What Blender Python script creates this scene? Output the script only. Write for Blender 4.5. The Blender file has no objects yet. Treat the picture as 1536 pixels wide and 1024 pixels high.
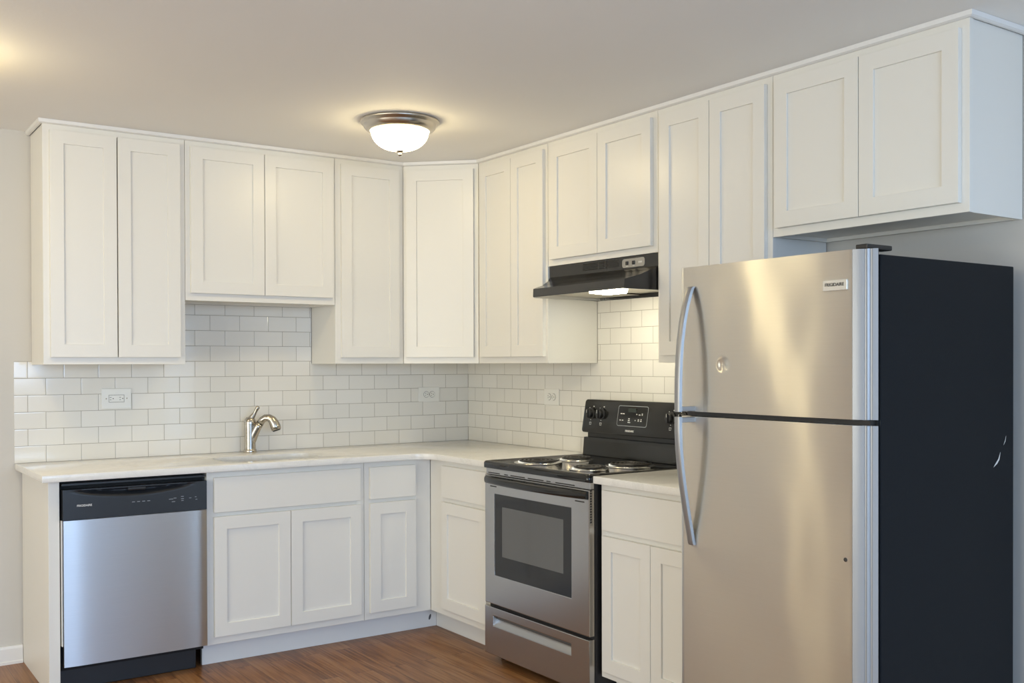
import bpy, bmesh, math, random
from math import pi, sin, cos, radians
from mathutils import Vector, Matrix
random.seed(7)
S = bpy.context.scene
COL = S.collection

# ------------------------------------------------------------------ camera
cam_d = bpy.data.cameras.new('camera')
cam = bpy.data.objects.new('camera', cam_d); COL.objects.link(cam); S.camera = cam
rt = Vector((0.82004729, -0.57228911, -0.0027605)); up = Vector((0.00704561, 0.00527241, 0.99996128)); fw = Vector((0.5722524, 0.82003498, -0.00835575))
M = Matrix((rt, up, -fw)).transposed().to_4x4(); M.translation = Vector((-3.23776, -5.18365, 1.36539))
cam.matrix_world = M
cam_d.sensor_fit = 'HORIZONTAL'; cam_d.sensor_width = 36.0
cam_d.lens = 1543.873 / 1536 * 36.0
cam_d.shift_x = (768 - 780.927) / 1536; cam_d.shift_y = (557.691 - 512) / 1536
cam_d.clip_start = 0.05

# ------------------------------------------------------------------ exposure, sky, daylight
VS = S.view_settings
VS.view_transform = 'Standard'; VS.look = 'None'; VS.gamma = 1.0; VS.use_curve_mapping = False
VS.exposure = 0.0
S.cycles.sample_clamp_indirect = 6.0
S.cycles.max_bounces = 10; S.cycles.diffuse_bounces = 6
W = bpy.data.worlds.new('sky'); S.world = W; W.use_nodes = True
W.node_tree.nodes['Background'].inputs[0].default_value = (0.45, 0.68, 1.0, 1)
W.node_tree.nodes['Background'].inputs[1].default_value = 1.0

LAMP_GLOW = 25.5
LAMP_COL = (1.0, 0.81, 0.45)
SKY_POWER = 330.0
SKY_COL = (0.46, 0.67, 1.0)
FILL_POWER = 138.0
FILL_COL = (1.0, .95, .76)
WIN = (-4.6, -0.9, 0.15, 2.2)          # window opening in the wall behind the camera: x0, x1, z0, z1
FILL_WIN = (-5.4, -1.3, 0.3, 2.2)           # unseen opening added for warm fill light, in the far left wall: y0, y1, z0, z1
YF = -8.0                                # that wall
XL = -6.2                                # wall far to the left
HC = 2.438                               # ceiling
def area(name, loc, rot, sx, sy, power, col):
    l = bpy.data.lights.new(name, 'AREA'); l.shape = 'RECTANGLE'; l.size = sx; l.size_y = sy; l.energy = power; l.color = col
    o = bpy.data.objects.new(name, l); o.location = loc; o.rotation_euler = rot; COL.objects.link(o); return o
wx, wz = (WIN[0]+WIN[1])/2, (WIN[2]+WIN[3])/2
# the sky outside the window behind the camera sends light down through it
area('sky_light', (wx, YF-.75, wz+.55), (radians(32), 0, 0), WIN[1]-WIN[0]+.6, 2.2, SKY_POWER, SKY_COL)

area('added_fill_light', (XL-.25, (FILL_WIN[0]+FILL_WIN[1])/2, (FILL_WIN[2]+FILL_WIN[3])/2), (pi/2, 0, -pi/2), FILL_WIN[1]-FILL_WIN[0]+.3, FILL_WIN[3]-FILL_WIN[2]+.3, FILL_POWER, FILL_COL)  # area light added outside the left opening as soft warm fill

# ------------------------------------------------------------------ materials
def new_mat(name, col, rough=.5, metal=0.0, spec=.5, coat=0.0, emit=None, aniso=0.0):
    m = bpy.data.materials.new(name); m.use_nodes = True
    b = m.node_tree.nodes['Principled BSDF']
    b.inputs['Base Color'].default_value = (*col, 1); b.inputs['Roughness'].default_value = rough; b.inputs['Metallic'].default_value = metal
    b.inputs['Specular IOR Level'].default_value = spec; b.inputs['Coat Weight'].default_value = coat; b.inputs['Coat Roughness'].default_value = .08
    if emit:
        b.inputs['Emission Color'].default_value = (*emit[0], 1); b.inputs['Emission Strength'].default_value = emit[1]
    if aniso: b.inputs['Anisotropic'].default_value = aniso
    return m
class N:
    """small node helper bound to one material"""
    def __init__(s, m): s.m = m; s.t = m.node_tree; s.b = s.t.nodes['Principled BSDF']
    def n(s, typ, **kw):
        x = s.t.nodes.new(typ)
        for k, v in kw.items():
            if k.startswith('i_'): x.inputs[k[2:].replace('_', ' ')].default_value = v
            else: setattr(x, k, v)
        return x
    def l(s, a, b): s.t.links.new(a, b)
    def coords(s, scale=(1, 1, 1), rot=(0, 0, 0), loc=(0, 0, 0)):
        c = s.n('ShaderNodeTexCoord'); mp = s.n('ShaderNodeMapping')
        mp.inputs['Scale'].default_value = scale; mp.inputs['Rotation'].default_value = rot; mp.inputs['Location'].default_value = loc
        s.l(c.outputs['Object'], mp.inputs['Vector']); return mp.outputs[0]
    def noise(s, vec, scale, detail=3.0, rough=.5, dist=0.0):
        x = s.n('ShaderNodeTexNoise'); x.inputs['Scale'].default_value = scale; x.inputs['Detail'].default_value = detail
        x.inputs['Roughness'].default_value = rough; x.inputs['Distortion'].default_value = dist
        s.l(vec, x.inputs['Vector']); return x
    def bump(s, h, strength, dist=.001, normal=None):
        x = s.n('ShaderNodeBump'); x.inputs['Strength'].default_value = strength; x.inputs['Distance'].default_value = dist
        s.l(h, x.inputs['Height'])
        if normal: s.l(normal, x.inputs['Normal'])
        s.l(x.outputs[0], s.b.inputs['Normal']); return x.outputs[0]
    def mix(s, f, a, b):
        x = s.n('ShaderNodeMix', data_type='RGBA')
        for sock, v in ((x.inputs[0], f), (x.inputs[6], a), (x.inputs[7], b)):
            if isinstance(v, (int, float)): sock.default_value = v
            elif isinstance(v, tuple): sock.default_value = (*v, 1)
            else: s.l(v, sock)
        return x.outputs[2]
    def ramp(s, f, stops):
        x = s.n('ShaderNodeValToRGB'); e = x.color_ramp.elements
        while len(e) < len(stops): e.new(.5)
        for el, (p, c) in zip(e, stops): el.position = p; el.color = (*c, 1)
        s.l(f, x.inputs[0]); return x.outputs[0]

def painted(name, col, rough, scale=220, strength=.12, var=.02):
    m = new_mat(name, col, rough); q = N(m); v = q.coords()
    n1 = q.noise(v, scale, 2); q.bump(n1.outputs[0], strength, .0006)
    n2 = q.noise(v, 1.7, 2)
    q.l(q.mix(n2.outputs[0], tuple(c*(1-var) for c in col), tuple(min(1, c*(1+var)) for c in col)), q.b.inputs['Base Color'])
    return m
CAB = painted('cabinet_white_paint', (.785, .765, .712), .33, 160, .05, .01)
CABIN = painted('cabinet_side_paint', (.785, .762, .705), .42, 160, .05, .01)
WALL = painted('greige_wall_paint', (.60, .575, .53), .72, 260, .25, .015)
CEIL = painted('ceiling_paint', (.86, .85, .83), .8, 120, .5, .02)
TRIMW = painted('white_trim_paint', (.80, .79, .77), .35, 160, .05, .01)
KICK = painted('toe_kick_paint', (.76, .76, .75), .38, 40, .06, .05)

def tile_mat(name, axis):
    m = new_mat(name, (.8, .8, .78), .09); q = N(m)
    c = q.n('ShaderNodeTexCoord'); sx = q.n('ShaderNodeSeparateXYZ'); cb = q.n('ShaderNodeCombineXYZ')
    q.l(c.outputs['Object'], sx.inputs[0])
    def mth(op, a, b):
        x = q.n('ShaderNodeMath', operation=op)
        for i, v in enumerate((a, b)):
            if isinstance(v, (int, float)): x.inputs[i].default_value = v
            else: q.l(v, x.inputs[i])
        return x.outputs[0]
    q.l(mth('ADD', sx.outputs[axis], .154*200 + .077 + .0008), cb.inputs[0])
    q.l(mth('ADD', sx.outputs[2], -.914 + .0008 + .0778*20), cb.inputs[1])
    br = q.n('ShaderNodeTexBrick', offset=.5, offset_frequency=2, squash=1.0, squash_frequency=2)
    for k, v in (('Scale', 1.0), ('Mortar Size', .0011), ('Mortar Smooth', .35), ('Bias', 0.0), ('Brick Width', .154), ('Row Height', .0778)):
        br.inputs[k].default_value = v
    br.inputs['Color1'].default_value = (.755, .73, .67, 1); br.inputs['Color2'].default_value = (.795, .77, .715, 1); br.inputs['Mortar'].default_value = (.27, .24, .19, 1)
    q.l(cb.outputs[0], br.inputs['Vector']); q.l(br.outputs['Color'], q.b.inputs['Base Color'])
    r = q.n('ShaderNodeMapRange'); q.l(br.outputs['Fac'], r.inputs[0]); r.inputs[3].default_value = .10; r.inputs[4].default_value = .7
    q.l(r.outputs[0], q.b.inputs['Roughness'])
    inv = mth('SUBTRACT', 1.0, br.outputs['Fac'])
    br2 = q.n('ShaderNodeTexBrick', offset=.5, offset_frequency=2, squash=1.0, squash_frequency=2)
    for k, v in (('Scale', 1.0), ('Mortar Size', .006), ('Mortar Smooth', 1.0), ('Bias', 0.0), ('Brick Width', .154), ('Row Height', .0778)): br2.inputs[k].default_value = v
    q.l(cb.outputs[0], br2.inputs['Vector'])
    pil = mth('MULTIPLY', mth('SUBTRACT', 1.0, br2.outputs['Fac']), .5)
    nz = q.noise(c.outputs['Object'], 7, 1)
    h = mth('ADD', mth('ADD', inv, pil), mth('MULTIPLY', nz.outputs[0], 1.0))
    q.bump(h, .5, .0012)
    return m
TILE_B = tile_mat('subway_tile_back', 0)
TILE_R = tile_mat('subway_tile_side', 1)

def quartz():
    m = new_mat('white_quartz', (.8, .78, .72), .14); q = N(m); v = q.coords()
    n = q.noise(v, 2.2, 6, .6, 1.6)
    vein = q.ramp(n.outputs[0], [(.0, (.84, .825, .785)), (.47, (.84, .825, .785)), (.5, (.79, .775, .735)), (.53, (.84, .825, .785))])
    n2 = q.noise(v, 260, 2)
    sp = q.ramp(n2.outputs[0], [(.35, (.93, .93, .93)), (.6, (1, 1, 1))])
    x = q.n('ShaderNodeMix', data_type='RGBA', blend_type='MULTIPLY'); x.inputs[0].default_value = .6
    q.l(vein, x.inputs[6]); q.l(sp, x.inputs[7]); q.l(x.outputs[2], q.b.inputs['Base Color'])
    return m
QUARTZ = quartz()

def steel(name, col, rough, aniso, wav=0.0, dent=None, wscale=1.6, fleck=.06):
    """brushed stainless: fine horizontal brushing, panel slightly wavy"""
    m = new_mat(name, col, rough, 1.0, aniso=aniso); q = N(m)
    q.b.inputs['Anisotropic Rotation'].default_value = .25
    tg = q.n('ShaderNodeTangent', direction_type='RADIAL', axis='Z'); q.l(tg.outputs[0], q.b.inputs['Tangent'])
    v = q.coords((6, 6, 900)); br = q.noise(v, 1.0, 2)
    lo, hi = tuple(c*(1-fleck) for c in col), tuple(min(1, c*(1+fleck)) for c in col)
    q.l(q.mix(br.outputs[0], lo, hi), q.b.inputs['Base Color'])
    nrm = None
    if wav:
        wv = q.coords((1.0, 1.0, .55)); wn = q.noise(wv, wscale, 1.5, .4)
        h = wn.outputs[0]
        if dent:
            c = q.n('ShaderNodeTexCoord'); d = q.n('ShaderNodeVectorMath', operation='DISTANCE'); q.l(c.outputs['Object'], d.inputs[0]); d.inputs[1].default_value = dent
            r = q.n('ShaderNodeMapRange', interpolation_type='SMOOTHERSTEP'); q.l(d.outputs['Value'], r.inputs[0])
            r.inputs[1].default_value = .0; r.inputs[2].default_value = .035; r.inputs[3].default_value = -.16; r.inputs[4].default_value = 0.0
            a = q.n('ShaderNodeMath', operation='ADD'); q.l(h, a.inputs[0]); q.l(r.outputs[0], a.inputs[1]); h = a.outputs[0]
        nrm = q.bump(h, 1.0, wav)
    return m
def plain(name, col, rough, metal=0.0, spec=.5, coat=0.0): return new_mat(name, col, rough, metal, spec, coat)
NICKEL = plain('brushed_nickel', (.52, .48, .42), .24, 1.0)
CHROME = plain('chrome', (.66, .65, .63), .22, 1.0)
HANDLE_ST = plain('handle_silver', (.36, .36, .365), .36, .7)
SINK_ST = steel('sink_stainless', (.40, .385, .35), .34, 0)
BLACK_EN = plain('black_enamel', (.012, .012, .012), .045)
BLACK_GLOSS = plain('glossy_black_panel', (.014, .014, .013), .16)
BLACK_PL = plain('black_plastic', (.016, .016, .017), .38)
BLACK_MAT = plain('dark_recess', (.006, .006, .006), .8)
HOODB = plain('black_hood_enamel', (.022, .021, .020), .2)
COIL = plain('burner_coil', (.045, .042, .04), .35, .6)
GLASS_OVEN = plain('oven_glass', (.12, .12, .118), .07)
GLASS_IN = plain('oven_glass_inner', (.16, .16, .155), .1)
WHITE_PL = plain('white_plastic', (.80, .79, .74), .3)
DARKSLOT = plain('dark_slot', (.04, .035, .03), .6)
PRINT = plain('pale_print', (.72, .72, .70), .5)
PRINT_GR = plain('grey_print', (.30, .32, .34), .5)
BADGE = plain('badge_silver', (.80, .78, .72), .25, .6)
INK = plain('badge_ink', (.06, .055, .05), .5)
SILVER = plain('silver_painted_trim', (.36, .365, .375), .36, .3)
def black_textured():
    m = new_mat('textured_black_steel', (.006, .009, .013), .42, spec=.14); q = N(m); v = q.coords()
    n = q.noise(v, 420, 2); q.bump(n.outputs[0], .35, .0008)
    return m
FRIDGE_SIDE = black_textured()
LENS = new_mat('lit_hood_lens', (.9, .88, .8), .4, emit=((1.0, .93, .70), 48.0))
BOWL = new_mat('lit_frosted_glass', (.9, .88, .84), .4, emit=(LAMP_COL, LAMP_GLOW))
BOWL2 = new_mat('lit_frosted_glass_bright', (.9, .88, .84), .4, emit=(LAMP_COL, LAMP_GLOW*1.85))
FILTER = plain('aluminium_filter', (.55, .52, .45), .35, 1.0)
def fridge_steel(name, dent=None):
    m = steel(name, (.86, .85, .805), .33, .5, .032, dent=dent, wscale=2.1, fleck=.03)
    q = N(m); t = m.node_tree; src = q.b.inputs['Base Color'].links[0].from_socket; nrm = q.b.inputs['Normal'].links[0].from_socket; tan = q.b.inputs['Tangent'].links[0].from_socket
    sh = []
    for rough, an in ((.28, .74), (.44, .5)):
        g = q.n('ShaderNodeBsdfAnisotropic', distribution='GGX'); g.inputs['Roughness'].default_value = rough; g.inputs['Anisotropy'].default_value = an
        q.l(src, g.inputs['Color']); q.l(nrm, g.inputs['Normal']); q.l(tan, g.inputs['Tangent']); sh.append(g)
    mx_ = q.n('ShaderNodeMixShader'); mx_.inputs[0].default_value = .4
    q.l(sh[0].outputs[0], mx_.inputs[1]); q.l(sh[1].outputs[0], mx_.inputs[2])
    q.l(mx_.outputs[0], t.nodes['Material Output'].inputs['Surface'])
    return m
STEEL_FZ = fridge_steel('stainless_freezer_door', (-0.18, -.37, 1.359))
STEEL_FR = fridge_steel('stainless_fridge_door')
STEEL_DW = steel('stainless_dishwasher', (.56, .555, .55), .33, .8, .006, wscale=1.2)
STEEL_RG = steel('stainless_range', (.53, .52, .505), .27, .6, .006, wscale=1.2)
STEEL_EDGE = steel('stainless_edge', (.62, .63, .65), .28, .3)

def wood():
    m = new_mat('oak_floor', (.2, .1, .05), .32, coat=.0, spec=.22); q = N(m)
    v = q.coords((1, 1, 1), (0, 0, pi/2))
    br = q.n('ShaderNodeTexBrick', offset=.37, offset_frequency=2, squash=1.0, squash_frequency=2)
    for k, val in (('Scale', 1.0), ('Mortar Size', .0009), ('Mortar Smooth', .2), ('Bias', 0.0), ('Brick Width', 1.05), ('Row Height', .083)): br.inputs[k].default_value = val
    br.inputs['Color1'].default_value = (.0, .0, .0, 1); br.inputs['Color2'].default_value = (1, 1, 1, 1); br.inputs['Mortar'].default_value = (.5, .5, .5, 1)
    q.l(v, br.inputs['Vector'])
    off = q.n('ShaderNodeVectorMath', operation='MULTIPLY_ADD'); q.l(br.outputs['Color'], off.inputs[0]); off.inputs[1].default_value = (7.3, 3.1, 5.0); q.l(v, off.inputs[2])
    mp = q.n('ShaderNodeMapping'); mp.inputs['Scale'].default_value = (.9, 6.5, 1); q.l(off.outputs[0], mp.inputs[0])
    warp = q.noise(mp.outputs[0], 1.2, 2, .5, .6)
    wv = q.n('ShaderNodeMath', operation='MULTIPLY'); q.l(warp.outputs[0], wv.inputs[0]); wv.inputs[1].default_value = 26.0
    sn = q.n('ShaderNodeMath', operation='SINE'); q.l(wv.outputs[0], sn.inputs[0])
    mp2 = q.n('ShaderNodeMapping'); mp2.inputs['Scale'].default_value = (3.5, 120, 1); q.l(off.outputs[0], mp2.inputs[0])
    fine = q.noise(mp2.outputs[0], 1.0, 3)
    g = q.n('ShaderNodeMath', operation='MULTIPLY_ADD'); q.l(sn.outputs[0], g.inputs[0]); g.inputs[1].default_value = .11; q.l(fine.outputs[0], g.inputs[2])
    pl = q.n('ShaderNodeMath', operation='MULTIPLY_ADD'); q.l(br.outputs['Color'], pl.inputs[0]); pl.inputs[1].default_value = .14; q.l(g.outputs[0], pl.inputs[2])
    colr = q.ramp(pl.outputs[0], [(.20, (.10, .042, .016)), (.45, (.21, .090, .032)), (.65, (.28, .128, .047)), (.9, (.33, .175, .078))])
    fin = q.mix(br.outputs['Fac'], colr, (.05, .025, .012))
    q.l(fin, q.b.inputs['Base Color'])
    inv = q.n('ShaderNodeMath', operation='SUBTRACT'); inv.inputs[0].default_value = 1; q.l(br.outputs['Fac'], inv.inputs[1])
    ad = q.n('ShaderNodeMath', operation='MULTIPLY_ADD'); q.l(g.outputs[0], ad.inputs[0]); ad.inputs[1].default_value = .18; q.l(inv.outputs[0], ad.inputs[2])
    q.bump(ad.outputs[0], .35, .0012)
    return m
FLOORM = wood()

# ------------------------------------------------------------------ mesh helpers
def BM(): return bmesh.new()
def box(bm, x0, x1, y0, y1, z0, z1, bev=0.0, seg=1):
    r = bmesh.ops.create_cube(bm, size=1.0)
    vs = r['verts']
    for v in vs: v.co = Vector((x0 if v.co.x < 0 else x1, y0 if v.co.y < 0 else y1, z0 if v.co.z < 0 else z1))
    if bev:
        es = list({e for v in vs for e in v.link_edges})
        bmesh.ops.bevel(bm, geom=es, offset=bev, segments=seg, profile=.6, affect='EDGES')
    return bm
def B(x0, x1, y0, y1, z0, z1, bev=0.0, seg=1): return box(BM(), x0, x1, y0, y1, z0, z1, bev, seg)
def prism(bm, pts, axis, a0, a1, bev=0.0, seg=1):
    """closed polygon extruded along axis: 'z' pts=(x,y); 'x' pts=(y,z); 'y' pts=(x,z)"""
    def P(p, a): return Vector({'z': (p[0], p[1], a), 'x': (a, p[0], p[1]), 'y': (p[0], a, p[1])}[axis])
    lo = [bm.verts.new(P(p, a0)) for p in pts]; hi = [bm.verts.new(P(p, a1)) for p in pts]
    n = len(pts); fs = [bm.faces.new(lo), bm.faces.new(hi[::-1])]
    for i in range(n): fs.append(bm.faces.new((lo[i], hi[i], hi[(i+1) % n], lo[(i+1) % n])))
    bmesh.ops.recalc_face_normals(bm, faces=fs)
    if bev: bmesh.ops.bevel(bm, geom=list({e for f in fs for e in f.edges}), offset=bev, segments=seg, profile=.6, affect='EDGES')
    return bm
def ring(bm, x0, x1, z0, z1, wl, wr, wb, wt, y0, y1, bev=0.0):
    """rectangular frame in the xz plane, front at y0 (towards the room), back at y1"""
    def loop(a, b, c, d, y): return [bm.verts.new((a, y, c)), bm.verts.new((b, y, c)), bm.verts.new((b, y, d)), bm.verts.new((a, y, d))]
    of, ob = loop(x0, x1, z0, z1, y0), loop(x0, x1, z0, z1, y1)
    nf, nb = loop(x0+wl, x1-wr, z0+wb, z1-wt, y0), loop(x0+wl, x1-wr, z0+wb, z1-wt, y1)
    fs = []
    for i in range(4):
        j = (i+1) % 4
        for q in ((of[i], of[j], nf[j], nf[i]), (ob[i], nb[i], nb[j], ob[j]), (of[i], ob[i], ob[j], of[j]), (nf[i], nf[j], nb[j], nb[i])): fs.append(bm.faces.new(q))
    bmesh.ops.recalc_face_normals(bm, faces=fs)
    if bev:
        es = []
        for L in (of, nf):
            for i in range(4): es.append(bm.edges.get((L[i], L[(i+1) % 4])))
        bmesh.ops.bevel(bm, geom=es, offset=bev, segments=2, profile=.6, affect='EDGES')
    return bm
def tube(bm, pts, rad, n=14, sx=1.0, cap=True, upv=(0, 0, 1)):
    """swept round or oval section along a path; rad a number or a list"""
    pts = [Vector(p) for p in pts]; rings = []; U = Vector(upv)
    for i, p in enumerate(pts):
        t = (pts[min(i+1, len(pts)-1)] - pts[max(i-1, 0)]).normalized()
        a = U - t*U.dot(t)
        if a.length < 1e-4: a = Vector((1, 0, 0)) - t*t.x
        a.normalize(); b = t.cross(a)
        r = rad[i] if isinstance(rad, (list, tuple)) else rad
        rings.append([bm.verts.new(p + a*(r*cos(2*pi*k/n)) + b*(r*sx*sin(2*pi*k/n))) for k in range(n)])
    fs = []
    for A, C in zip(rings, rings[1:]):
        for k in range(n): fs.append(bm.faces.new((A[k], A[(k+1) % n], C[(k+1) % n], C[k])))
    if cap: fs += [bm.faces.new(rings[0][::-1]), bm.faces.new(rings[-1])]
    bmesh.ops.recalc_face_normals(bm, faces=fs)
    for f in fs: f.smooth = True
    return bm
def lathe(bm, prof, c, n=40, axis='z', smooth=True):
    """profile of (radius, height) turned about an axis through c"""
    rings = []
    for r, h in prof:
        if r < 1e-5: rings.append([bm.verts.new(ax(c, 0, 0, h, axis))])
        else: rings.append([bm.verts.new(ax(c, r*cos(2*pi*k/n), r*sin(2*pi*k/n), h, axis)) for k in range(n)])
    fs = []
    for A, C in zip(rings, rings[1:]):
        for k in range(n):
            j = (k+1) % n
            if len(A) == 1 and len(C) == 1: continue
            if len(A) == 1: fs.append(bm.faces.new((A[0], C[k], C[j])))
            elif len(C) == 1: fs.append(bm.faces.new((A[k], A[j], C[0])))
            else: fs.append(bm.faces.new((A[k], A[j], C[j], C[k])))
    bmesh.ops.recalc_face_normals(bm, faces=fs)
    if smooth:
        for f in fs: f.smooth = True
    return bm
def ax(c, a, b, h, axis):
    c = Vector(c)
    return c + (Vector((a, b, h)) if axis == 'z' else Vector((a, -h, b)) if axis == 'y' else Vector((h, a, b)))
def rrect(x0, x1, y0, y1, r, n=6):
    out = []
    for cx, cy, a0 in ((x1-r, y0+r, -90), (x1-r, y1-r, 0), (x0+r, y1-r, 90), (x0+r, y0+r, 180)):
        for k in range(n+1):
            a = radians(a0 + 90*k/n); out.append((cx + r*cos(a), cy + r*sin(a)))
    return out

# ------------------------------------------------------------------ things and parts
# Wall runs: s along the wall (left to right as one faces it), y = -depth from the wall, z up.
ROT = {'back': 0.0, 'right': -pi/2, 'corner': -pi/4}
def link(name, bm, m, smooth=None):
    me = bpy.data.meshes.new(name); bm.to_mesh(me); bm.free()
    for x in (m if isinstance(m, (list, tuple)) else [m]): me.materials.append(x)
    o = bpy.data.objects.new(name, me); COL.objects.link(o)
    if smooth:
        for p in me.polygons: p.use_smooth = True
        me.set_sharp_from_angle(angle=radians(smooth))
    return o
ORG = {}
def thing(name, label, cat, s, d, z, run='back', group=None):
    o = bpy.data.objects.new(name, None); COL.objects.link(o)
    o.empty_display_size = .1
    o['label'] = label; o['category'] = cat
    if group: o['group'] = group
    base = Vector((-.598, -.305, 0)) if run == 'corner' else Vector((0, 0, 0))
    o.rotation_euler = (0, 0, ROT[run]); o.location = base + Matrix.Rotation(ROT[run], 3, 'Z') @ Vector((s, -d, z))
    ORG[o.name] = Vector((s, -d, z))
    return o
def part(root, name, bm, m, smooth=None, label=None, parent=None):
    """bm in run coordinates; parent = a part when this is a sub-part"""
    bmesh.ops.translate(bm, vec=-ORG[root.name], verts=bm.verts)
    o = link(name, bm, m, smooth); o.parent = parent or root
    if label: o['label'] = label
    return o
def tag(o, label, cat, group=None):
    o['label'] = label; o['category'] = cat
    if group: o['group'] = group
    return o
def parts(root, name, bm, m, parent=None, smooth=None):
    """one object per separate piece of bm"""
    todo = set(bm.verts)
    while todo:
        st = [todo.pop()]; isl = set(st)
        while st:
            for ed in st.pop().link_edges:
                for w in ed.verts:
                    if w in todo: todo.discard(w); isl.add(w); st.append(w)
        nb = BM(); mp = {v: nb.verts.new(v.co) for v in isl}
        for f in {f for v in isl for f in v.link_faces}: nb.faces.new([mp[v] for v in f.verts]).smooth = f.smooth
        part(root, name, nb, m, smooth, parent=parent)
    bm.free()
def struct(name, bm, m, smooth=None):
    o = link(name, bm, m, smooth); o['kind'] = 'structure'; return o
def lettering(root, parent, text, h, s, y, z, m, name='lettering', tilt=0.0, stretch=1.0, bold=.0):
    """raised letters on a face that looks to -y of the run; h is the letter height"""
    c = bpy.data.curves.new(name, 'FONT'); c.body = text; c.size = h*1.38; c.align_x = 'CENTER'; c.align_y = 'CENTER'; c.extrude = .0004; c.offset = bold
    t = bpy.data.objects.new('tmp_text', c); COL.objects.link(t)
    dg = bpy.context.evaluated_depsgraph_get(); me = bpy.data.meshes.new_from_object(t.evaluated_get(dg))
    bpy.data.objects.remove(t); bpy.data.curves.remove(c)
    me.name = name
    me.transform(Matrix.Translation(Vector((s, y, z)) - ORG[root.name]) @ Matrix.Rotation(pi/2 + tilt, 4, 'X') @ Matrix.Diagonal((stretch, 1, 1, 1)))
    me.materials.clear(); me.materials.append(m)
    o = bpy.data.objects.new(name, me); COL.objects.link(o); o.parent = parent
    return o

# ================================================================== the setting
e = .006                                     # tile thickness: tile face is at 0, plaster behind it
struct('floor', B(XL, e+.1, -4.6, e+.1, -.06, 0), FLOORM)
BOUNCE_FLOOR = painted('beige_bounce_floor', (.62, .58, .52), .95, 300, .8, .04)
struct('floor_bounce', B(XL, e+.1, YF, -4.601, -.06, .006), BOUNCE_FLOOR)  # pale floor added out of view to bounce daylight up to the ceiling
struct('ceiling', B(XL, e+.1, YF, e+.1, HC, HC+.06), CEIL)
struct('wall_back', B(XL, e+.1, e, e+.1, 0, HC), WALL)
struct('wall_right', B(e, e+.1, YF, e, 0, HC), WALL)
lw = BM(); ring(lw, YF, e+.1, 0, HC, FILL_WIN[0]-YF, e+.1-FILL_WIN[1], FILL_WIN[2], HC-FILL_WIN[3], XL, XL-.1)
for v in lw.verts: v.co = Vector((v.co.y, v.co.x, v.co.z))
bmesh.ops.recalc_face_normals(lw, faces=lw.faces)
struct('wall_left', lw, WALL)
wf = BM(); ring(wf, FILL_WIN[0]-.05, FILL_WIN[1]+.05, FILL_WIN[2]-.05, FILL_WIN[3]+.05, .1, .1, .1, .1, XL+.02, XL-.02)
for v in wf.verts: v.co = Vector((v.co.y, v.co.x, v.co.z))
bmesh.ops.recalc_face_normals(wf, faces=wf.faces)
struct('added_fill_window', wf, TRIMW)  # frame round the opening added for the fill light
fwb = BM(); ring(fwb, XL, e+.1, 0, HC, WIN[0]-XL, e+.1-WIN[1], WIN[2], HC-WIN[3], YF, YF-.1)
struct('wall_front', fwb, WALL)
wf = BM(); ring(wf, WIN[0]-.06, WIN[1]+.06, WIN[2]-.06, WIN[3]+.06, .11, .11, .11, .11, YF+.02, YF-.02, 0)
mx = (WIN[0]+WIN[1])/2; box(wf, mx-.05, mx+.05, YF-.02, YF+.02, WIN[2], WIN[3])
struct('window_1', wf, TRIMW)
bp_prof = [(e-.0005, .0), (-.014, .0), (-.014, .012), (-.011, .016), (-.011, .070), (-.007, .082), (e-.0005, .082)]
struct('baseboard_back', prism(BM(), bp_prof, 'x', XL, -2.4165), TRIMW)
struct('baseboard_right', prism(BM(), [(-y, z) for y, z in [(-p[0], p[1]) for p in bp_prof]], 'y', YF, -3.45), TRIMW)
# tile: L-shaped sheets on both walls
tb = BM()
prism(tb, [(-2.445, .9145), (0, .9145), (0, 1.3665), (-.994, 1.3665), (-.994, 1.6655), (-1.757, 1.6655), (-1.757, 1.381), (-2.445, 1.381)], 'y', e, 0)
struct('wall_tile_back', tb, TILE_B)
tr = BM()
prism(tr, [(0, .9145), (-2.64, .9145), (-2.64, 1.3655), (-1.986, 1.3655), (-1.986, 1.69), (-1.214, 1.69), (-1.214, 1.3655), (0, 1.3655)], 'x', 0, e)
struct('wall_tile_right', tr, TILE_R)

# ================================================================== wall cabinets
ZT = 2.420
TH = .019
def door(root, s0, s1, z0, z1, d, name='door', fwid=.057, hole=None):
    bm = BM(); ring(bm, s0, s1, z0, z1, fwid, fwid, fwid, fwid, -d-TH, -d-.0005, .0012)
    o = part(root, name, bm, CAB)
    part(root, 'door_panel', B(s0+fwid-.003, s1-fwid+.003, -d-TH+.0085, -d-.004, z0+fwid-.003, z1-fwid+.003), CAB, parent=o)
    return o
def slab(root, s0, s1, z0, z1, d, name='drawer'):
    return part(root, name, B(s0, s1, -d-TH, -d-.0005, z0, z1, .0018, 2), CAB)
def carcass_wall(s0, s1, z0, z1, d, side_l=0.0, side_r=0.0):
    bm = BM(); t = .013
    box(bm, s0+side_l, s0+side_l+t, -d, 0, z0, z1); box(bm, s1-side_r-t, s1-side_r, -d, 0, z0, z1)
    box(bm, s0+side_l+t, s1-side_r-t, -d, 0, z0+.013, z0+.025); box(bm, s0+side_l+t, s1-side_r-t, -.008, 0, z0+.025, z1)
    box(bm, s0+side_l+t, s1-side_r-t, -d, -.008, z1-.012, z1)
    box(bm, s0+side_l+t, s1-side_r-t, -.02, 0, z0, z0+.013)
    return bm
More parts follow.
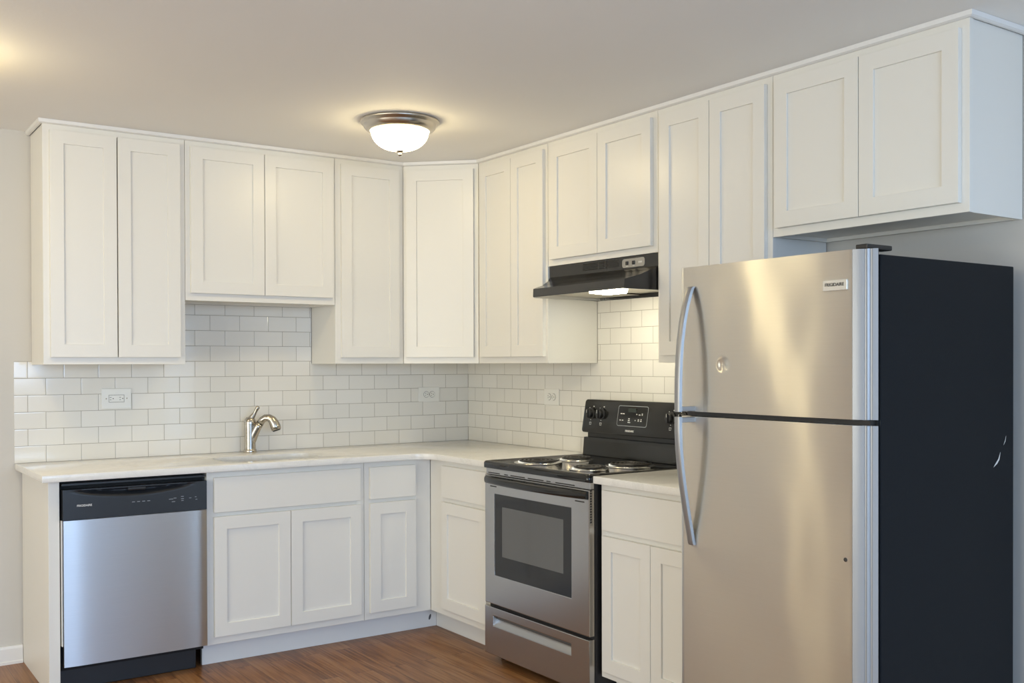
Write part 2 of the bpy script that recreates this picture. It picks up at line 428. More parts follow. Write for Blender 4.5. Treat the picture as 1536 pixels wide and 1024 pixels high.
def wall_cabinet(label, s0, s1, z0, doors, run, sl=.002, sr=.002, rb=.04, ls=.04, rs=.04, D=.305, back=0.0):
    r = thing('wall_cabinet', label, 'cabinet', (s0+s1)/2, back, z0, run, 'white wall cabinets')
    part(r, 'carcass', carcass_wall(s0+.0005, s1-.0005, z0, ZT, D-TH, sl, sr), CABIN)
    ff = BM(); ring(ff, s0+.0005, s1-.0005, z0, ZT, ls, rs, rb, .045, -D, -D+TH-.0005, .0008)
    part(r, 'face_frame', ff, CAB)
    for (a, b, c, t) in doors: door(r, a, b, c, t, D)
    return r
DT = 2.392
wall_cabinet('tall two-door white wall cabinet at the open end, above the dishwasher', -2.374, -1.758, 1.366, [(-2.347, -2.0675, 1.398, DT), (-2.0625, -1.784, 1.398, DT)], 'back', sl=.004)
wall_cabinet('short two-door white wall cabinet raised above the sink', -1.757, -.994, 1.667, [(-1.734, -1.3745, 1.702, DT), (-1.3715, -1.010, 1.702, DT)], 'back')
wall_cabinet('narrow single-door white wall cabinet between the sink cabinet and the angled corner', -.993, -.599, 1.366, [(-.963, -.630, 1.399, DT)], 'back')
wall_cabinet('tall two-door white wall cabinet between the angled corner and the range hood', .599, 1.213, 1.366, [(.634, .9205, 1.399, DT), (.9235, 1.194, 1.399, DT)], 'right')
wall_cabinet('short two-door white wall cabinet directly above the black range hood', 1.2145, 1.986, 1.828, [(1.251, 1.6065, 1.857, DT), (1.6095, 1.959, 1.857, DT)], 'right')
wall_cabinet('tall two-door white wall cabinet partly hidden behind the refrigerator', 1.987, 2.606, 1.366, [(2.015, 2.2975, 1.397, DT), (2.3005, 2.581, 1.397, DT)], 'right')
wall_cabinet('short two-door white wall cabinet above the refrigerator', 2.607, 3.385, 1.826, [(2.629, 2.992, 1.856, DT), (2.995, 3.358, 1.856, DT)], 'right', sr=.004)
# angled corner cabinet
r = thing('wall_cabinet', 'angled single-door white corner wall cabinet under the ceiling lamp', 'cabinet', .207, 0, 1.366, 'corner', 'white wall cabinets')
Lc = .4144
inv = Matrix.Rotation(pi/4, 3, 'Z')
def loc2(x, y): v = inv @ Vector((x+.598, y+.305, 0)); return (v.x, v.y)
poly = [loc2(-.598, -.2855), loc2(-.598, -.001), loc2(-.001, -.001), loc2(-.001, -.598), loc2(-.2855, -.598)]
part(r, 'carcass', prism(BM(), poly, 'z', 1.379, ZT), CABIN)
ff = BM(); ring(ff, .0012, Lc-.0012, 1.366, ZT, .04, .04, .04, .045, 0, TH-.0005, .0008)
part(r, 'face_frame', ff, CAB)
door(r, .022, .389, 1.399, DT, 0)
# moulding strip along the ceiling: one run following the cabinet fronts
def offs(path, w):
    out = []
    for i, p in enumerate(path):
        p = Vector(p); ns = []
        for a, b in ((i-1, i), (i, i+1)):
            if a >= 0 and b < len(path):
                t = (Vector(path[b])-Vector(path[a])).normalized(); ns.append(Vector((t.y, -t.x)))
        n = sum(ns, Vector((0, 0))); n.normalize(); out.append(p + n*(w/max(.3, n.dot(ns[0]))))
    return out
path = [(-2.374, 0), (-2.374, -.305), (-.598, -.305), (-.305, -.598), (-.305, -3.385), (0, -3.385)]
prof = [(.0006, 2.4185), (.010, 2.4185), (.0165, 2.4225), (.0175, 2.4372), (.0006, 2.4372)]
bm = BM(); loops = []
for w, z in prof: loops.append([bm.verts.new((p.x, p.y, z)) for p in offs(path, w)])
fs = []
for i in range(len(prof)):
    A, C = loops[i], loops[(i+1) % len(prof)]
    for k in range(len(path)-1): fs.append(bm.faces.new((A[k], A[k+1], C[k+1], C[k])))
fs += [bm.faces.new([L[0] for L in loops]), bm.faces.new([L[-1] for L in loops][::-1])]
bmesh.ops.recalc_face_normals(bm, faces=fs)
struct('trim_1', bm, TRIMW)

# ================================================================== base cabinets
def base_cabinet(label, s0, s1, run, fronts, kick=None, ls=.04, rs=.04, cs=None, drawer_rail=.69, kd=.533):
    r = thing('base_cabinet', label, 'cabinet', (s0+s1)/2, 0, 0, run, 'white base cabinets')
    c0, c1 = cs or (s0, s1)
    bm = BM(); box(bm, c0+.002, c0+.018, -.590, -.008, .108, .882); box(bm, c1-.018, c1-.002, -.590, -.008, .108, .882)
    box(bm, c0+.018, c1-.018, -.590, -.008, .108, .124); box(bm, c0+.018, c1-.018, -.020, -.008, .124, .882)
    part(r, 'carcass', bm, CABIN)
    ff = BM(); ring(ff, s0+.0005, s1-.0005, .107, .8835, ls, rs, .04, .04, -.610, -.5905, .0008)
    box(ff, s0+ls, s1-rs, -.609, -.591, drawer_rail-.019, drawer_rail+.019)
    part(r, 'face_frame', ff, CAB)
    k0, k1 = kick or (s0, s1)
    part(r, 'toe_kick', B(k0+.0005, k1-.0005, -kd, -kd+.018, .0005, .1065), KICK)
    for f in fronts:
        if f[0] == 'door': door(r, *f[1:], .610)
        else: slab(r, *f[1:], .610, f[0])
    return r
sink_base = base_cabinet('two-door white base cabinet under the sink with a false drawer front', -1.760, -.985, 'back',
             [('false_drawer_front', -1.731, -1.012, .700, .857), ('door', -1.731, -1.3715, .142, .680), ('door', -1.3685, -1.008, .142, .680)], kick=(-1.760, -.533))
base_cabinet('narrow white base cabinet with one drawer and one door beside the inner corner', -.984, -.611, 'back',
             [('drawer', -.959, -.705, .700, .857), ('door', -.959, -.704, .142, .680)], kick=(-.984, -.62), kd=.505, rs=.085, cs=(-.984, -.595))
base_cabinet('white base cabinet between the inner corner and the range', .611, 1.190, 'right',
             [('drawer', .746, 1.158, .700, .857), ('door', .746, 1.155, .144, .676)], kick=(.5335, 1.190), ls=.125)
base_cabinet('two-door white base cabinet between the range and the refrigerator', 1.983, 2.600, 'right',
             [('drawer', 2.006, 2.575, .700, .859), ('door', 2.006, 2.2915, .136, .677), ('door', 2.2945, 2.575, .136, .677)])
bm = BM(); lathe(bm, [(.0, 0), (.011, 0), (.010, .0006), (0, .0008)], (0, 0, 0), 14, 'y')
for v in bm.verts: v.co = Vector((-.572 + v.co.x*.6 + v.co.z*.35, -.5332 + v.co.y, .050 + v.co.z*1.35))
part(sink_base, 'scuff_mark', bm, plain('dark_scuff', (.09, .09, .095), .7), label='small dark scuff mark', parent=next(c for c in sink_base.children if c.name.startswith('toe_kick')))
tag(link('end_panel', B(-2.414, -2.371, -.610, -.0015, .0005, .8835, .001), CABIN), 'white panel standing on edge at the open end of the counter beside the dishwasher', 'panel')
# counter with the sink cut-out
def slab_from_outline(outer, holes, z0, z1, bev=.003):
    c = bpy.data.curves.new('tmp', 'CURVE'); c.dimensions = '2D'; c.fill_mode = 'BOTH'
    c.extrude = (z1-z0)/2-bev; c.bevel_depth = bev; c.bevel_resolution = 1; c.offset = -bev
    for L in [outer]+holes:
        sp = c.splines.new('POLY'); sp.points.add(len(L)-1); sp.use_cyclic_u = True
        for p, q in zip(sp.points, L): p.co = (q[0], q[1], 0, 1)
    t = bpy.data.objects.new('tmp', c); COL.objects.link(t)
    dg = bpy.context.evaluated_depsgraph_get(); me = bpy.data.meshes.new_from_object(t.evaluated_get(dg))
    bpy.data.objects.remove(t); bpy.data.curves.remove(c)
    bm = BM(); bm.from_mesh(me); bpy.data.meshes.remove(me)
    bmesh.ops.remove_doubles(bm, verts=bm.verts, dist=1e-5)
    bmesh.ops.translate(bm, vec=(0, 0, (z0+z1)/2), verts=bm.verts)
    return bm
rc = .10
arc = [(-.648-rc+rc*sin(a), -.648-rc+rc*cos(a)) for a in [pi/2*k/10 for k in range(11)]]
outer = [(-2.443, -.001), (-2.443, -.648)] + arc + [(-.648, -1.193), (-.001, -1.193), (-.001, -.001)]
SX0, SX1, SY0, SY1 = -1.635, -1.140, -.535, -.245
hole = rrect(SX0, SX1, SY0, SY1, .075)[::-1]
tag(link('countertop', slab_from_outline(outer, [hole], .884, .914), QUARTZ, 30), 'long L-shaped white quartz countertop holding the sink and turning the corner', 'countertop', 'white quartz countertops')
tag(link('countertop', slab_from_outline([(-.648, -1.977), (-.001, -1.977), (-.001, -2.612), (-.648, -2.612)][::-1], [], .884, .914), QUARTZ, 30), 'short white quartz countertop between the range and the refrigerator', 'countertop', 'white quartz countertops')
# sink
r = thing('kitchen_sink', 'stainless undermount sink set in the white countertop below the faucet', 'sink', (SX0+SX1)/2, -(SY0+SY1)/2, .884, 'back')
bm = BM(); L = []
for off, z, rr in ((-.012, .883, .085), (.0, .883, .075), (.004, .872, .073), (.012, .74, .06), (.03, .715, .05), (.075, .708, .03)):
    L.append([bm.verts.new((x, y, z)) for x, y in rrect(SX0+off, SX1-off, SY0+off, SY1-off, rr)])
for A, C in zip(L, L[1:]):
    for k in range(len(A)): bm.faces.new((A[k], A[(k+1) % len(A)], C[(k+1) % len(A)], C[k])).smooth = True
bm.faces.new(L[-1]); bmesh.ops.recalc_face_normals(bm, faces=bm.faces)
for f in bm.faces: f.normal_flip()
part(r, 'basin', bm, SINK_ST)
part(r, 'drain', lathe(BM(), [(0, .709), (.02, .709), (.026, .712), (.042, .711), (.044, .7085)], ((SX0+SX1)/2, (SY0+SY1)/2, 0), 24), CHROME)
# faucet
FX, FY = -1.362, -.075
r = thing('kitchen_faucet', 'brushed nickel single-lever faucet standing behind the sink', 'faucet', FX, -FY, .914, 'back')
part(r, 'base_ring', lathe(BM(), [(0, .914), (.032, .914), (.033, .918), (.0325, .928), (.030, .931), (0, .931)], (FX, FY, 0), 28), NICKEL, 40)
part(r, 'body', lathe(BM(), [(.0285, .930), (.028, .96), (.0285, 1.02), (.030, 1.055), (.030, 1.058), (0, 1.058)], (FX, FY, 0), 28), NICKEL, 40)
part(r, 'lever_cap', lathe(BM(), [(.0298, 1.0585), (.0302, 1.068), (.027, 1.083), (.018, 1.094), (0, 1.098)], (FX, FY, 0), 28), NICKEL, 40)
dx, dy = .77, -.64
def fp(t, z): return (FX + dx*t, FY + dy*t, z)
part(r, 'lever', tube(BM(), [fp(-.002, 1.075), fp(.010, 1.093), fp(.022, 1.110), fp(.030, 1.124), fp(.037, 1.137), fp(.043, 1.146), fp(.046, 1.149)], [.017, .0155, .0105, .0088, .0105, .011, .006], 14, 1.0), NICKEL)
part(r, 'spout', tube(BM(), [fp(.004, .945), fp(.012, .98), fp(.024, 1.015), fp(.040, 1.045), fp(.052, 1.062)], [.016, .022, .0225, .021, .0195], 18), NICKEL)
sp = part(r, 'spray_head', tube(BM(), [fp(.0525, 1.0625), fp(.066, 1.081), fp(.082, 1.091), fp(.100, 1.091), fp(.116, 1.081), fp(.127, 1.064), fp(.134, 1.046), fp(.139, 1.030)], [.0185, .0185, .0185, .0195, .022, .0245, .026, .024], 18), NICKEL)
part(r, 'nozzle', tube(BM(), [fp(.1385, 1.031), fp(.1405, 1.025)], [.021, .019], 16), BLACK_PL, parent=sp)

# ================================================================== dishwasher
r = thing('dishwasher', 'stainless dishwasher with a black control panel under the counter end', 'dishwasher', -2.067, .32, 0, 'back')
D0, D1 = -2.367, -1.766
part(r, 'tub', B(D0+.004, D1-.004, -.585, -.02, .09, .878), BLACK_MAT)
part(r, 'top_flange', B(D0+.004, D1-.004, -.612, -.586, .862, .872, .001), BLACK_PL)
bm = BM(); nx, nz = 72, 28; z0, z1 = .722, .848; g = []
for i in range(nx+1):
    row = []
    for j in range(nz+1):
        s = D0+.004 + (D1-D0-.006)*i/nx; z = z0 + (z1-z0)*j/nz
        t = (s+2.075)/.275; y = -.640 + .004*(abs(t)**4)*.3
        if abs(t) < 1:
            lo = .808 + .034*t*t; hi = .8425 - .0*t
            if lo < z < hi:
                u = min(1, (hi-z)/.004); w = min(1, (z-lo)/.020); tt = min(1, (1-abs(t))*3)
                y += .024*u*(1-(1-w)**2)**.5*tt if False else .024*min(1, u)*tt*(1-(1-w)*.0 if w >= 1 else w)
        row.append(bm.verts.new((s, y, z)))
    g.append(row)
for i in range(nx):
    for j in range(nz): bm.faces.new((g[i][j], g[i+1][j], g[i+1][j+1], g[i][j+1])).smooth = True
edge = [g[i][0] for i in range(nx+1)] + [g[nx][j] for j in range(1, nz+1)] + [g[i][nz] for i in range(nx-1, -1, -1)] + [g[0][j] for j in range(nz-1, 0, -1)]
bk = [bm.verts.new((v.co.x, -.590, v.co.z)) for v in edge]
for k in range(len(edge)): bm.faces.new((edge[k], bk[k], bk[(k+1) % len(edge)], edge[(k+1) % len(edge)]))
bm.faces.new(bk); bmesh.ops.recalc_face_normals(bm, faces=bm.faces)
cp = part(r, 'control_panel', bm, plain('black_control_panel', (.018, .020, .024), .28), 50)
part(r, 'latch_tab', B(-2.105, -2.030, -.641, -.622, .829, .8425, .005, 2), BLACK_PL, parent=cp)
lettering(r, cp, 'FRIGIDAIRE', .0085, -2.280, -.6405, .780, PRINT, bold=.0002)
bm = BM()
for s in (-2.083, -2.062, -2.041, -2.020): box(bm, s-.006, s+.006, -.6409, -.6402, .778, .7806)
for s, z, w in ((-1.925, .779, .009), (-1.908, .782, .006), (-1.915, .767, .007), (-1.876, .787, .006), (-1.876, .777, .006), (-1.876, .769, .005), (-1.842, .778, .005), (-1.818, .781, .0035), (-1.815, .770, .004)):
    box(bm, s-w, s+w, -.6409, -.6402, z-.0012, z+.0012)
parts(r, 'button_mark', bm, PRINT_GR, cp)
bm = BM(); pr = []
for k in range(41):
    t = -1 + 2*k/40; pr.append((D0+.006 + (D1-D0-.009)*(t+1)/2, -.643 + .0065*abs(t)**9))
pr += [(D1-.004, -.600), (D0+.007, -.600)]
prism(bm, pr, 'z', .116, .7205)
part(r, 'door', bm, STEEL_DW, 30)
part(r, 'side_gasket', B(D0+.0005, D0+.0045, -.622, -.60, .20, .72), PRINT)
part(r, 'toe_panel', B(D0+.003, -1.796, -.560, -.545, .002, .115, .002), plain('black_toe_panel', (.012, .013, .016), .45))

# ================================================================== range
G0, G1, GF = 1.197, 1.972, .660
gm = (G0+G1)/2
r = thing('electric_range', 'freestanding stainless electric range with black coil cooktop', 'stove', gm, .33, 0, 'right')
part(r, 'body', B(G0+.004, G1-.003, -.632, -.030, .045, .888), BLACK_PL)
def foot(s, d): return part(r, 'foot', lathe(BM(), [(0, .001), (.02, .001), (.022, .01), (.012, .014), (.012, .046), (0, .046)], (s, -d, 0), 16), BLACK_PL, 40)
for s in (G0+.05, G1-.05):
    for d in (.58, .09): foot(s, d)
# cooktop pan with rim
bm = BM(); L = []
for off, z in ((.0, .8885), (-.001, .893), (-.001, .912), (.004, .919), (.014, .921), (.022, .919), (.03, .9155)):
    L.append([bm.verts.new((x, y, z)) for x, y in rrect(G0+off, G1-off, -GF-.010+off, -.045-off, .018 if off < .01 else .012, 4)])
for A, C in zip(L, L[1:]):
    for k in range(len(A)): bm.faces.new((A[k], A[(k+1) % len(A)], C[(k+1) % len(A)], C[k]))
bm.faces.new(L[-1]); bm.faces.new(L[0][::-1]); bmesh.ops.recalc_face_normals(bm, faces=bm.faces)
ct = part(r, 'cooktop', bm, BLACK_EN, 50)
def burner(s, d, R):
    bw = BM(); lathe(bw, [(.012, .9162), (R*.75, .9162), (R*.98, .9185), (R*1.05, .9200), (R*1.09, .9190), (R*1.10, .9158)], (s, -d, 0), 44)
    b = part(r, 'drip_bowl', bw, CHROME)
    pts = []; turns = 4 if R > .09 else 3.2; n = int(turns*26)
    for k in range(n+1):
        a = 2*pi*turns*k/n; q = .018 + (R*.92-.018)*k/n
        pts.append((s + q*cos(a+1.0), -d + q*sin(a+1.0), .9268))
    cb = BM(); tube(cb, pts, .0040, 8, 1.3)
    part(r, 'coil', cb, COIL, parent=b)
    sb = BM()
    for a in (pi/2, pi/2+2*pi/3, pi/2+4*pi/3):
        box(sb, .01, R*.98, -.003, .003,   .9180, .9228); vs = sb.verts[-8:]
        sb.verts.ensure_lookup_table()
        for v in sb.verts[-8:]:
            x, y = v.co.x, v.co.y; v.co.x = s + x*cos(a)-y*sin(a); v.co.y = -d + x*sin(a)+y*cos(a)
    part(r, 'coil_support', sb, CHROME, parent=b)
burner(1.405, .505, .100); burner(1.405, .290, .078); burner(1.772, .505, .078); burner(1.772, .275, .100)
# front strip between cooktop and door, with vent slots
part(r, 'vent_strip', B(G0+.006, G1-.006, -.655, -.633, .858, .8875, .002), STEEL_RG)
def slots(bm, lst, z, y0, hgt=.0045):
    for a, b in lst: box(bm, a, b, y0-.0006, y0+.002, z-hgt/2, z+hgt/2)
bm = BM(); slots(bm, [(1.222, 1.315), (1.352, 1.380), (1.402, 1.512), (1.535, 1.650), (1.672, 1.700), (1.735, 1.865)], .866, -.655)
parts(r, 'vent_slot', bm, DARKSLOT)
# oven door: steel frame round a dark window
WX0, WX1, WZ0, WZ1 = 1.277, 1.849, .403, .773
bm = BM(); ring(bm, G0+.003, G1-.006, .268, .856, WX0-G0-.003, G1-.006-WX1, WZ0-.268, .856-WZ1, -GF, -.634, .003)
dr = part(r, 'oven_door', bm, STEEL_RG)
part(r, 'door_window', B(WX0-.002, WX1+.002, -GF+.0035, -GF+.010, WZ0-.002, WZ1+.002), GLASS_OVEN, parent=dr)
bm = BM(); ring(bm, WX0, WX1, WZ0, WZ1, .058, .058, .09, .055, -GF+.0031, -GF+.0034)
part(r, 'window_border', bm, plain('window_border_black', (.018, .018, .018), .08), parent=dr)
part(r, 'oven_rack', tube(BM(), [(1.34, -GF+.0028, .455), (1.5, -GF+.0028, .462), (1.79, -GF+.0028, .486)], .0012, 6), PRINT_GR, parent=dr) if False else None
bm = BM(); slots(bm, [(1.245, 1.295), (1.875, 1.935)], .806, -GF, .005)
parts(r, 'door_slot', bm, DARKSLOT, dr)
bm = BM()
for k in range(13): box(bm, G1-.0064, G1-.0055, -.655, -.646, .724+.0105*k, .731+.0105*k)
parts(r, 'side_slot', bm, DARKSLOT, dr)
# bowed black handle
bm = BM(); L = []; n = 30
for i in range(n+1):
    t = -1 + 2*i/n; s = gm + t*(G1-G0-.030)/2; bow = .034*(1-t*t)**.8 if abs(t) < 1 else 0
    th = .010; y = -GF - .002 - bow
    sec = [(y-th*.7, .820), (y-th, .828), (y-th, .840), (y-th*.6, .849), (y+.004, .852), (y+.008, .846), (y+.008, .823), (y+.004, .818)]
    if abs(t) > .90: sec = [(min(a, y) if a < y else -GF-.0004, z) for a, z in sec]
    L.append([bm.verts.new((s, a, z)) for a, z in sec])
for A, C in zip(L, L[1:]):
    for k in range(8): bm.faces.new((A[k], A[(k+1) % 8], C[(k+1) % 8], C[k])).smooth = True
bm.faces.new(L[0][::-1]); bm.faces.new(L[-1]); bmesh.ops.recalc_face_normals(bm, faces=bm.faces)
part(r, 'oven_handle', bm, BLACK_GLOSS, 60, parent=dr)
# storage drawer with a recessed pull
bm = BM(); PX0, PX1, PZ0, PZ1 = 1.268, 1.848, .170, .216
ring(bm, G0+.002, G1-.006, .036, .254, PX0-G0-.002, G1-.006-PX1, PZ0-.036, .254-PZ1, -GF-.002, -.634, .003)
dw = part(r, 'storage_drawer', bm, STEEL_RG)
bm = BM()
prism(bm, [(-GF-.001, PZ0), (-GF+.020, PZ0+.028), (-.636, PZ0+.028), (-.636, PZ0)], 'x', PX0, PX1)
part(r, 'pull_lip', bm, STEEL_RG, parent=dw)
part(r, 'pull_recess_shade', B(PX0, PX1, -.6375, -.6362, PZ0+.0285, PZ1), plain('recess_shade_grey', (.10, .095, .09), .5), parent=dw)  # shade deep in the pull recess is put into this plate's dark grey
# backguard
bm = BM(); prism(bm, [(-.032, .918), (-.092, .918), (-.086, .99), (-.084, 1.004), (-.060, 1.006), (-.060, 1.03), (-.032, 1.03)], 'x', G0+.012, G1-.012)
part(r, 'backsplash_panel', bm, BLACK_GLOSS)
def cpz(z): return -.097 + (z-1.028)*(.028/.160)         # face of the leaning control panel
TILT = -math.atan2(.028, .160)
bm = BM(); L = []
for y0, off in ((0, 0), (-1, 0)):
    pass
front = rrect(G0+.006, G1-.006, 1.028, 1.188, .016, 5)
A = [bm.verts.new((x, cpz(z), z)) for x, z in front]; Bk = [bm.verts.new((x, -.034, z)) for x, z in front]
bm.faces.new(A); bm.faces.new(Bk[::-1])
for k in range(len(A)): bm.faces.new((A[k], Bk[k], Bk[(k+1) % len(A)], A[(k+1) % len(A)]))
bmesh.ops.recalc_face_normals(bm, faces=bm.faces)
bmesh.ops.bevel(bm, geom=[bm.edges.get((A[k], A[(k+1) % len(A)])) for k in range(len(A))], offset=.004, segments=2, profile=.5, affect='EDGES')
cpn = part(r, 'control_panel', bm, BLACK_GLOSS, 40)
def on_panel(bm, s, z, w, h, out=.0005):
    box(bm, s-w/2, s+w/2, cpz(z)-out, cpz(z)+.0002, z-h/2, z+h/2)
for s in (1.264, 1.342, 2*gm-1.342, 2*gm-1.264):
    z = 1.121; y = cpz(z)
    kb = BM(); lathe(kb, [(.028, .0), (.028, .006), (.022, .008), (.0215, .022), (.019, .025), (0, .0255)], (s, y, z), 28, 'y')
    k = part(r, 'knob', kb, BLACK_PL, 35)
    part(r, 'knob_grip', B(s-.006, s+.006, y-.031, y-.020, z-.021, z+.021, .003, 2), BLACK_PL, parent=k)
    kb = BM(); box(kb, s-.001, s+.001, y-.0318, y-.0305, z+.004, z+.019); part(r, 'pointer', kb, PRINT, parent=k)
    mb = BM(); on_panel(mb, s+.012, z+.034, .008, .004); on_panel(mb, s-.018, z+.027, .006, .0035); on_panel(mb, s, z-.031, .006, .003)
    qz = z-.048
    for a, b, w, h in ((s-.0055, qz, .002, .012), (s+.0055, qz, .002, .012), (s, qz-.0055, .013, .002), (s, qz+.0055, .013, .002)): on_panel(mb, a, b, w, h)
    parts(r, 'dial_mark', mb, PRINT, cpn)
c0 = gm-.018
bm = BM()
fr = rrect(c0-.105, c0+.105, 1.071, 1.166, .010, 4); fi = rrect(c0-.1025, c0+.1025, 1.0735, 1.1635, .008, 4)
Aq = [bm.verts.new((x, cpz(z)-.0008, z)) for x, z in fr]; Bq = [bm.verts.new((x, cpz(z)-.0008, z)) for x, z in fi]
for k in range(len(Aq)): bm.faces.new((Aq[k], Aq[(k+1) % len(Aq)], Bq[(k+1) % len(Aq)], Bq[k]))
bmesh.ops.recalc_face_normals(bm, faces=bm.faces)
part(r, 'display_outline', bm, PRINT_GR, parent=cpn)
bm = BM(); on_panel(bm, c0-.005, 1.140, .055, .030, .0006); part(r, 'clock_display', bm, plain('clock_glass', (.03, .04, .035), .1), parent=cpn)
bm = BM()
for s, z, w in ((-.080, 1.128, .012), (-.064, 1.128, .012), (-.084, 1.098, .010), (-.066, 1.098, .010), (-.022, 1.106, .010), (-.022, 1.098, .012), (-.020, 1.089, .018), (.028, 1.128, .007), (.048, 1.126, .012), (.066, 1.126, .007), (.066, 1.131, .007), (.022, 1.100, .005), (.044, 1.098, .009), (.044, 1.104, .009), (.062, 1.098, .008), (.062, 1.105, .006)):
    on_panel(bm, c0+s, z, w, .0042)
parts(r, 'button_mark', bm, PRINT, cpn)
lettering(r, cpn, 'FRIGIDAIRE', .0085, c0-.008, cpz(1.049)-.0003, 1.049, PRINT, tilt=TILT, bold=.0003)

# ================================================================== range hood
r = thing('range_hood', 'black range hood with a lit lamp under the short cabinet', 'range hood', 1.60, .2, 1.672, 'right')
H0, H1 = 1.221, 1.981
bm = BM()
def hs(s, yz): return [(s, -d, z) for d, z in yz]
SL = [(.003, 1.826), (.300, 1.826), (.300, 1.775), (.312, 1.757), (.345, 1.735), (.388, 1.721), (.398, 1.717), (.400, 1.682), (.398, 1.678), (.003, 1.672)]
SR = [(.003, 1.826), (.300, 1.826), (.300, 1.773), (.340, 1.755), (.400, 1.732), (.468, 1.714), (.484, 1.710), (.487, 1.675), (.485, 1.671), (.003, 1.670)]
bot = 8
Lh = [bm.verts.new((H0, -d, z)) for d, z in SL]; Rh = [bm.verts.new((H1, -d, z)) for d, z in SR]
# shell open at the bottom: sides, top, front
for k in range(len(SL)-2+1):
    if k < bot: bm.faces.new((Lh[k], Rh[k], Rh[k+1], Lh[k+1]))
bm.faces.new(Lh); bm.faces.new(Rh[::-1]); bm.faces.new((Lh[0], Lh[-1], Rh[-1], Rh[0]))
bmesh.ops.recalc_face_normals(bm, faces=bm.faces)
sh = part(r, 'shell', bm, HOODB, 25)
# underside: rim, sloping filter and lamp housing
bm = BM()
def hq(bm, pts): return bm.faces.new([bm.verts.new(p) for p in pts])
def hfront(s): return .398 + (.485-.398)*(s-H0)/(H1-H0)
bm2 = BM()
hq(bm2, [(H0+.02, -hfront(H0+.02)+.02, 1.692), (1.55, -hfront(1.55)+.02, 1.692), (1.55, -.02, 1.684), (H0+.02, -.02, 1.684)])
box(bm2, 1.552, H1-.017, -.435, -.02, 1.690, 1.695)
part(r, 'grease_filter', bm2, FILTER)
rim = BM()
box(rim, H0+.001, H0+.016, -.393, -.004, 1.674, 1.70); box(rim, H1-.016, H1-.001, -.478, -.004, 1.671, 1.70)
parts(r, 'side_rim', rim, STEEL_EDGE)
part(r, 'lamp_lens', prism(BM(), [(-.375, 1.695), (-.365, 1.676), (-.265, 1.672), (-.255, 1.695)], 'x', 1.605, 1.74), LENS)
vb = BM()
for k in range(5):
    z = 1.788 + k*.0068
    for a, b in ((1.475, 1.585), (1.592, 1.630), (1.637, 1.728)): box(vb, a, b, -.3008, -.2985, z, z+.0035)
parts(r, 'vent_slot', vb, BLACK_MAT)
sw = BM(); pr = rrect(1.752, 1.898, 1.779, 1.817, .012, 5); prism(sw, pr, 'y', -.3012, -.2995)
sp_ = part(r, 'switch_plate', sw, plain('switch_plate_silver', (.36, .34, .31), .35, .3))
for s in (1.785, 1.828): part(r, 'switch', B(s-.009, s+.009, -.305, -.3013, 1.790, 1.806, .0015), BLACK_PL, parent=sp_)
mk = BM()
for s in (1.862, 1.870, 1.878): box(mk, s-.0025, s+.0025, -.3016, -.3013, 1.794, 1.802)
for s in (1.785, 1.828): box(mk, s-.007, s+.007, -.3016, -.3013, 1.784, 1.786)
parts(r, 'switch_mark', mk, PRINT, sp_)

# ================================================================== refrigerator
F0, F1 = 2.645, 3.400
r = thing('refrigerator', 'tall stainless top-freezer refrigerator with black sides', 'refrigerator', (F0+F1)/2, .44, 0, 'right')
part(r, 'cabinet', B(F0+.003, F1-.0005, -.765, -.083, .03, 1.668, .004, 2), FRIDGE_SIDE)
fp_ = [(F0, -.774), (F0, -.800), (F0+.003, -.806), (F0+.009, -.8095), (F0+.02, -.810), (3.330, -.810), (3.337, -.8095), (3.344, -.8075), (3.352, -.804), (3.361, -.7985), (3.367, -.794),
       (3.3672, -.7915), (3.3705, -.7905), (3.374, -.7925), (3.377, -.7905), (3.380, -.785), (3.3803, -.7825), (3.3835, -.7815), (3.3865, -.7835), (3.390, -.781), (3.396, -.776), (3.3985, -.774)]
front_ = fp_[:6] + [(3.338, -.8095), (3.338, -.774)]
trim_ = [(3.3385, -.774), (3.3385, -.8092)] + fp_[7:]
fz = part(r, 'freezer_door', prism(BM(), front_, 'z', 1.204, 1.684), STEEL_FZ, 28)
fd = part(r, 'fridge_door', prism(BM(), front_, 'z', .095, 1.1875), STEEL_FR, 28)
part(r, 'edge_trim', prism(BM(), trim_, 'z', 1.204, 1.684), SILVER, 28, 'ribbed grey edge trim', parent=fz)
part(r, 'edge_trim', prism(BM(), trim_, 'z', .095, 1.1875), SILVER, 28, 'ribbed grey edge trim', parent=fd)
part(r, 'door_gasket', B(F0+.012, F1-.006, -.7735, -.7655, .10, 1.676), BLACK_MAT)
part(r, 'door_divider', B(F0+.02, F1-.012, -.795, -.774, 1.189, 1.2025), BLACK_PL)
bm = BM(); lathe(bm, [(0, 1.1878), (.010, 1.1878), (.010, 1.2035), (0, 1.2035)], (3.365, -.785, 0), 16)
part(r, 'middle_hinge', bm, HANDLE_ST)
part(r, 'hinge_cover', B(3.334, 3.374, -.790, -.675, 1.6845, 1.699, .004, 2), BLACK_PL)
part(r, 'base_grille', B(F0+.01, F1-.01, -.775, -.74, .012, .088, .004), BLACK_PL)
HS = 2.705
